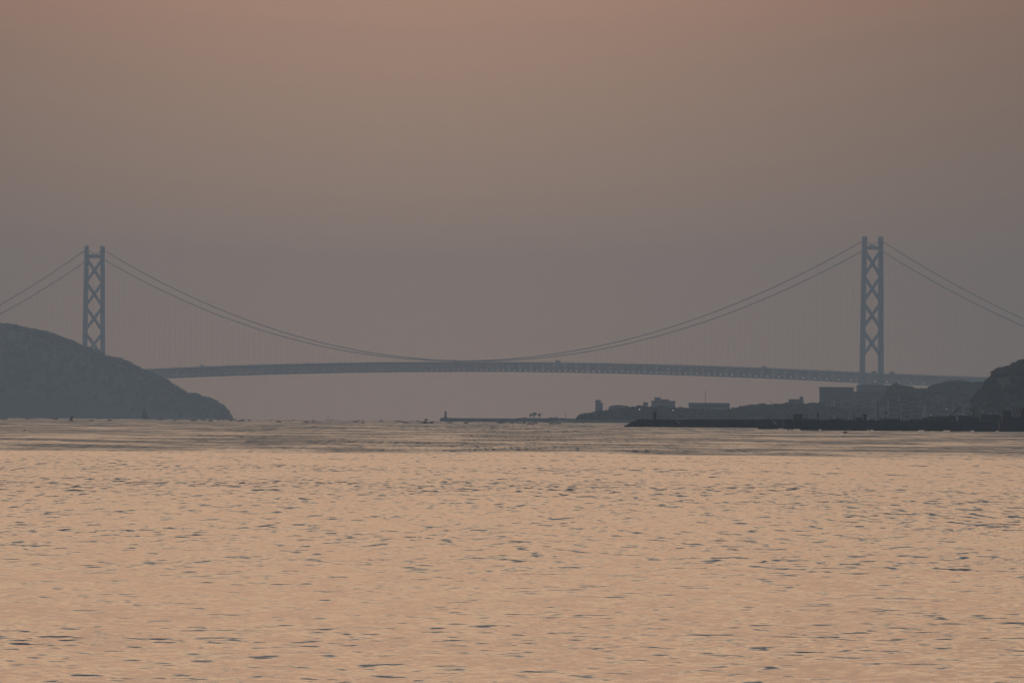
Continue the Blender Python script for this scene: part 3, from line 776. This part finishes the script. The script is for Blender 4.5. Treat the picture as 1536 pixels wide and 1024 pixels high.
# fishing boats
def boat(px, d, ln, mast_h, label, cabin=True, flip=1):
    c = Vector((xat(px, d), d, sea(xat(px, d), d))); r = thing('fishing_boat', c, label, 'boat', 'small fishing boats moored at the quay')
    secs = []; n = 9
    for i in range(n+1):
        f = i/n; x = (f-.5)*ln*flip; bw = .95*(1-max(0, (f-.55)/.45)**2.2)*(.8+.2*min(1, f*4)); bw = max(bw, .04)
        sh = .75+.55*max(0, f-.5)**1.5*2.2
        secs.append([(x, -bw, sh), (x, -bw*.75, -.15), (x, 0, -.35), (x, bw*.75, -.15), (x, bw, sh)])
    vs = [c+Vector(p) for s_ in secs for p in s_]; fs = []
    for i in range(n):
        for j in range(4): fs.append((i*5+j, i*5+j+1, i*5+6+j, i*5+5+j))
        fs.append((i*5+4, i*5, i*5+5, i*5+9))
    fs.append((0,1,2,3,4))
    MB().add(vs, fs).build('hull', M_hull, r)
    if cabin:
        MB().box(c+Vector((-ln*.12*flip, 0, 1.35)), (ln*.26, 1.2, 1.3), None, .88).build('cabin', M_conc, r)
        MB().box(c+Vector((-ln*.12*flip, 0, 2.08)), (ln*.30, 1.35, .1)).build('cabin_roof', M_dark, r)
    MB().tube([c+Vector((-ln*.3*flip, 0, .6)), c+Vector((-ln*.3*flip, 0, mast_h))], [.13, .09], 7).build('mast', M_dark, r)
    MB().beam(c+Vector((-ln*.3*flip, 0, mast_h*.8)), c+Vector((-ln*.02*flip, 0, mast_h*.55)), .06).build('boom', M_dark, r)
for px, ln, mh, fl, lb in ((1214, 6.5, 4.2, 1, 'leftmost moored boat, near the thick signal mast'), (1250, 7.0, 4.9, -1, 'moored boat with mast under the biggest slab block'),
        (1263, 6.0, 4.6, 1, 'small moored boat left of the low shed'), (1289, 6.5, 4.4, 1, 'moored boat below the narrow booth'),
        (1326, 6.8, 4.8, -1, 'moored boat below the canopy frame'), (1340, 6.0, 5.1, 1, 'moored boat below the large net heap'), (1364, 7.2, 4.3, 1, 'moored boat below the short floodlight post'),
        (1402, 7.0, 3.6, -1, 'moored boat below the long storehouse'), (1442, 7.5, 3.9, 1, 'moored boat right of the crane'), (1480, 7.0, 3.8, -1, 'rightmost moored boat beside the work ship')):
    boat(px, 4180, ln, mh, lb, True, fl)

# crane with rust coloured boom
b = at(1428, 631.5, QD-1); r = thing('crane', b, 'mobile crane with a rust brown boom slanting up to the right', 'crane')
MB().box(b+Vector((0, 0, .75)), (3.4, 2.2, .8)).build('chassis', M_dark, r)
for q in (-1.2, 0, 1.2):
    for j in (-1, 1): MB().tube([b+Vector((q, j*1.0-.15, .42)), b+Vector((q, j*1.0+.15, .42))], .42, 12).build('wheel', M_float, r)
MB().box(b+Vector((-.3, 0, 1.75)), (2.2, 1.9, 1.1)).build('engine_house', M_rust, r)
cb_ = MB().box(b+Vector((1.1, -.4, 1.75)), (.9, 1.0, 1.2), None, .85).build('cab', M_dark, r)
f0 = at(1425, 624.5, QD-1); f1 = at(1439.5, 611.3, QD-1)
bm = MB(); dv = (f1-f0); sd_ = Vector((-dv.z, 0, dv.x)).normalized()*.28
for t_ in (-1, 1):
    for yy in (-.28, .28): bm.beam(f0+sd_*t_+Vector((0,yy,0)), f1+sd_*t_*.6+Vector((0,yy,0)), .17)
for k in range(12):
    p, q = f0.lerp(f1, k/12), f0.lerp(f1, (k+1)/12); e = 1 if k % 2 else -1
    for yy in (-.28, .28): bm.beam(p+sd_*e+Vector((0,yy,0)), q-sd_*e+Vector((0,yy,0)), .13)
bm.build('boom', M_rust, r)
MB().beam(f1, at(1441.6, 613, QD-1), .22).build('jib_head', M_rust, r)

# work ship at the right edge
d = 4200.0; xa, xb = xat(1499, d), xat(1572, d); sz = sea(xa, d); c = Vector(((xa+xb)/2, d, sz))
r = thing('work_ship', c, 'dark work ship with deck frames moored at the right edge', 'ship')
zt = at(1520, 634, d).z
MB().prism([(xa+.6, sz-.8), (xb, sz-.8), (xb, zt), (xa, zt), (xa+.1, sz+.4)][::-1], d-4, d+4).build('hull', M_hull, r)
MB().box(((xa+xb)/2, d-4.1, zt-.25), (xb-xa, .25, .3)).build('rubbing_strake', M_rust, r)
z1_ = at(1520, 624.6, d).z; p0, p1 = xat(1504, d), xat(1566, d)
MB().box(((p0+p1)/2, d, (zt+z1_)/2), (p1-p0, 6, z1_-zt)).build('deckhouse', M_hull, r)
q0, q1 = xat(1522, d), xat(1531, d)
MB().box(((q0+q1)/2, d-3.1, z1_+.02), (q1-q0, .2, .10)).build('handrail', M_concl, r)
z2_ = at(1520, 615.3, d).z; p2, p3 = xat(1504.5, d), xat(1517, d)
MB().box(((p2+p3)/2, d, (z1_+z2_)/2+.02), (p3-p2, 4.5, z2_-z1_)).build('wheelhouse', M_hull, r)
MB().box(((p2+p3)/2, d-2.3, (z1_+z2_)/2+.6), ((p3-p2)*.8, .1, .5)).build('window', M_glass, r)
for px in (1521, 1525.5, 1530):
    l, rr_, t_ = at(px-2.2, 618, d), at(px+2.2, 618, d), at(px, 609.5, d)
    l.z = rr_.z = z1_; m = MB()
    m.beam(l, t_, .28); m.beam(rr_, t_, .30); m.beam(l.lerp(t_, .5), rr_.lerp(t_, .5), .2)
    m.build('a_frame', M_rust, r)
MB().box((xat(1534.5, d), d, (z1_+at(1534, 612, d).z)/2), (1.2, 3, at(1534, 612, d).z-z1_)).build('winch_house', M_rust, r)
MB().beam((xat(1500.3, d), d-4.3, sz-.2), (xat(1500.3, d), d-4.3, at(1500, 624, d).z), .75).build('spud_pole', M_rust, r)

# ------------------------------------------------------------------ lamps that are lit
def lamp(px, py, d, label, m=M_lampw, w_=.34, wide=1.0):
    w_ *= .82
    a = at(px, py, d); b = Vector((a.x, a.y, sea(a.x, a.y)+1.2))
    r = thing('street_lamp', b, label, 'lamp', 'lit lamps along the shore')
    k = d/5500.0
    MB().tube([b, b.lerp(a, .9), a+UP*.15*k], [.14*k, .10*k, .07*k], 7).build('pole', M_dark, r)
    MB().beam(a+UP*.2*k, a+Vector((0, -.9*k, .25*k)), .10*k).build('arm', M_dark, r)
    MB().blob(a+Vector((0, -.8*k, 0)), w_*k*wide, w_*k*.7, w_*k*.62, 10, 6, 0).build('lamp_head', m, r)
lamp(960, 614, 9300, 'bright lit lamp in front of the tree belt, left of the beacon', w_=.36)
lamp(1010, 615, 9300, 'lit lamp in front of the tree belt below the hotel', w_=.32)
lamp(1239.5, 608, 9200, 'faint lit lamp below the biggest slab block', w_=.17)
lamp(1354.3, 607.3, 7780, 'lit lamp among the apartment blocks above the floodlight post', w_=.20)
lamp(1420, 612.8, 7780, 'lit lamp just left of the crane boom', w_=.22)
lamp(1457.8, 620.3, 6500, 'dim lit lamp between the crane and the tall posts', w_=.24)
lamp(1475, 615.6, 6500, 'bright lit lamp left of the tall posts', w_=.24)
lamp(1486.3, 619.6, 6500, 'dim lit lamp at the foot of the tall posts', w_=.24)
lamp(1397, 622.6, QD+1, 'wide pink lit lamp on the long storehouse', M_lampp, .15, 2.4)

# ------------------------------------------------------------------ sea marks and floats
# tapered lattice beacon in front of the left hill
d = 11800.0; b = at(217.6, 634, d); b.z = sea(b.x, d); a = at(217.6, 609.5, d); h = a.z-b.z
r = thing('sea_beacon', b, 'tapering dark lattice beacon standing in the sea before the left hill', 'beacon')
MB().tube([b-UP*1, b+UP*h*.28], 2.7, 14).build('base', M_dark, r)
m = MB()
for i, j in ((-1,-1),(1,-1),(1,1),(-1,1)):
    m.beam(b+Vector((i*2.2, j*2.2, h*.28)), b+Vector((i*.5, j*.5, h*.72)), .5)
for k in range(4):
    f0_, f1_ = k/4, (k+1)/4
    w0 = 2.2+(.5-2.2)*f0_; w1_ = 2.2+(.5-2.2)*f1_; z0_, z1__ = h*(.28+.44*f0_), h*(.28+.44*f1_)
    for sg in (-1, 1):
        m.beam(b+Vector((-w0, sg*w0, z0_)), b+Vector((w1_, sg*w1_, z1__)), .45); m.beam(b+Vector((w0, sg*w0, z0_)), b+Vector((-w1_, sg*w1_, z1__)), .4)
m.build('lattice', M_dark, r)
MB().tube([b+UP*h*.70, b+UP*h*.75], 1.3, 12).build('gallery', M_dark, r)
MB().tube([b+UP*h*.75, b+UP*h*.86], .7, 10).build('lantern', M_dark, r)
MB().tube([b+UP*h*.86, b+UP*h], [.3, .12], 7).build('aerial', M_dark, r)

def flag_buoy(px, yt, d, label, s_=1.0, flag=True):
    b = Vector((at(px, 630, d).x, d, 0)); b.z = sea(b.x, d); a = at(px, yt, d); h = a.z-b.z
    r = thing('flag_buoy', b, label, 'buoy', 'marker buoys near the horizon')
    MB().tube([b-UP*.3, b+UP*.2, b+UP*.5*s_, b+UP*.75*s_], [.5*s_, .95*s_, .8*s_, .2*s_], 12).build('float', M_float, r)
    MB().tube([b+UP*.5*s_, b+UP*h], [.14*s_, .08*s_], 7).build('pole', M_float, r)
    if flag:
        m = MB(); m.add([(b.x-.15*s_, b.y, b.z+h), (b.x+1.0*s_, b.y+.1, b.z+h*.93), (b.x+.9*s_, b.y+.15, b.z+h*.70), (b.x-.15*s_, b.y, b.z+h*.62),
               (b.x-.15*s_, b.y+.08, b.z+h), (b.x+1.0*s_, b.y+.18, b.z+h*.93), (b.x+.9*s_, b.y+.23, b.z+h*.70), (b.x-.15*s_, b.y+.08, b.z+h*.62)],
              [(0,1,2,3), (7,6,5,4), (0,4,5,1), (1,5,6,2), (2,6,7,3), (3,7,4,0)]); m.build('flag', M_flag, r)
flag_buoy(638.5, 627.8, 5800, 'large dark flagged buoy left of the far breakwater tip', 1.5)
flag_buoy(107.5, 623.8, 5800, 'dark flagged buoy before the left hill', 1.2)
flag_buoy(38, 644.2, 2900, 'thin pole buoy floating nearer, at the far left', .35, False)
flag_buoy(1269, 647.5, 3500, 'small dark buoy floating before the quay', .75, False)
flag_buoy(941.5, 636.0, 4750, 'short dark buoy beside the tip of the near breakwater', .8, False)

fl = MB(); fl.tube([(0,0,-.3), (0,0,0), (0,0,.28), (0,0,.42)], [.35, .62, .52, .15], 10)
proto = fl.build('fishing_float', M_float, origin=(0,0,0))
tag(proto, 'small dark fishing float among many strung along the horizon', 'float', 'fishing floats strung along the horizon')
first = True
for k in range(150):
    cl = R.choice((20, 60, 130, 180, 260, 320, 360, 400, 470, 520, 560, 610, 650, 690, 730, 780, 810, 850, 1000, -40))
    px = cl + R.gauss(0, 22)
    if px > 905 or px < -30: continue
    d = R.uniform(5600, 9400)
    o = proto if first else proto.copy()
    if not first: COL.objects.link(o)
    first = False
    x = at(px, 632, d).x; s_ = R.uniform(.8, 1.7)
    o.location = (x, d, sea(x, d)); o.scale = (s_*R.uniform(1, 2.2), s_, s_)

# ------------------------------------------------------------------ render settings
scene.view_settings.view_transform = 'Standard'; scene.view_settings.look = 'None'
scene.view_settings.exposure = 0; scene.view_settings.gamma = 1
cy = scene.cycles
cy.max_bounces = 6; cy.volume_bounces = 1; cy.diffuse_bounces = 2; cy.glossy_bounces = 3
cy.use_denoising = True; cy.use_adaptive_sampling = False
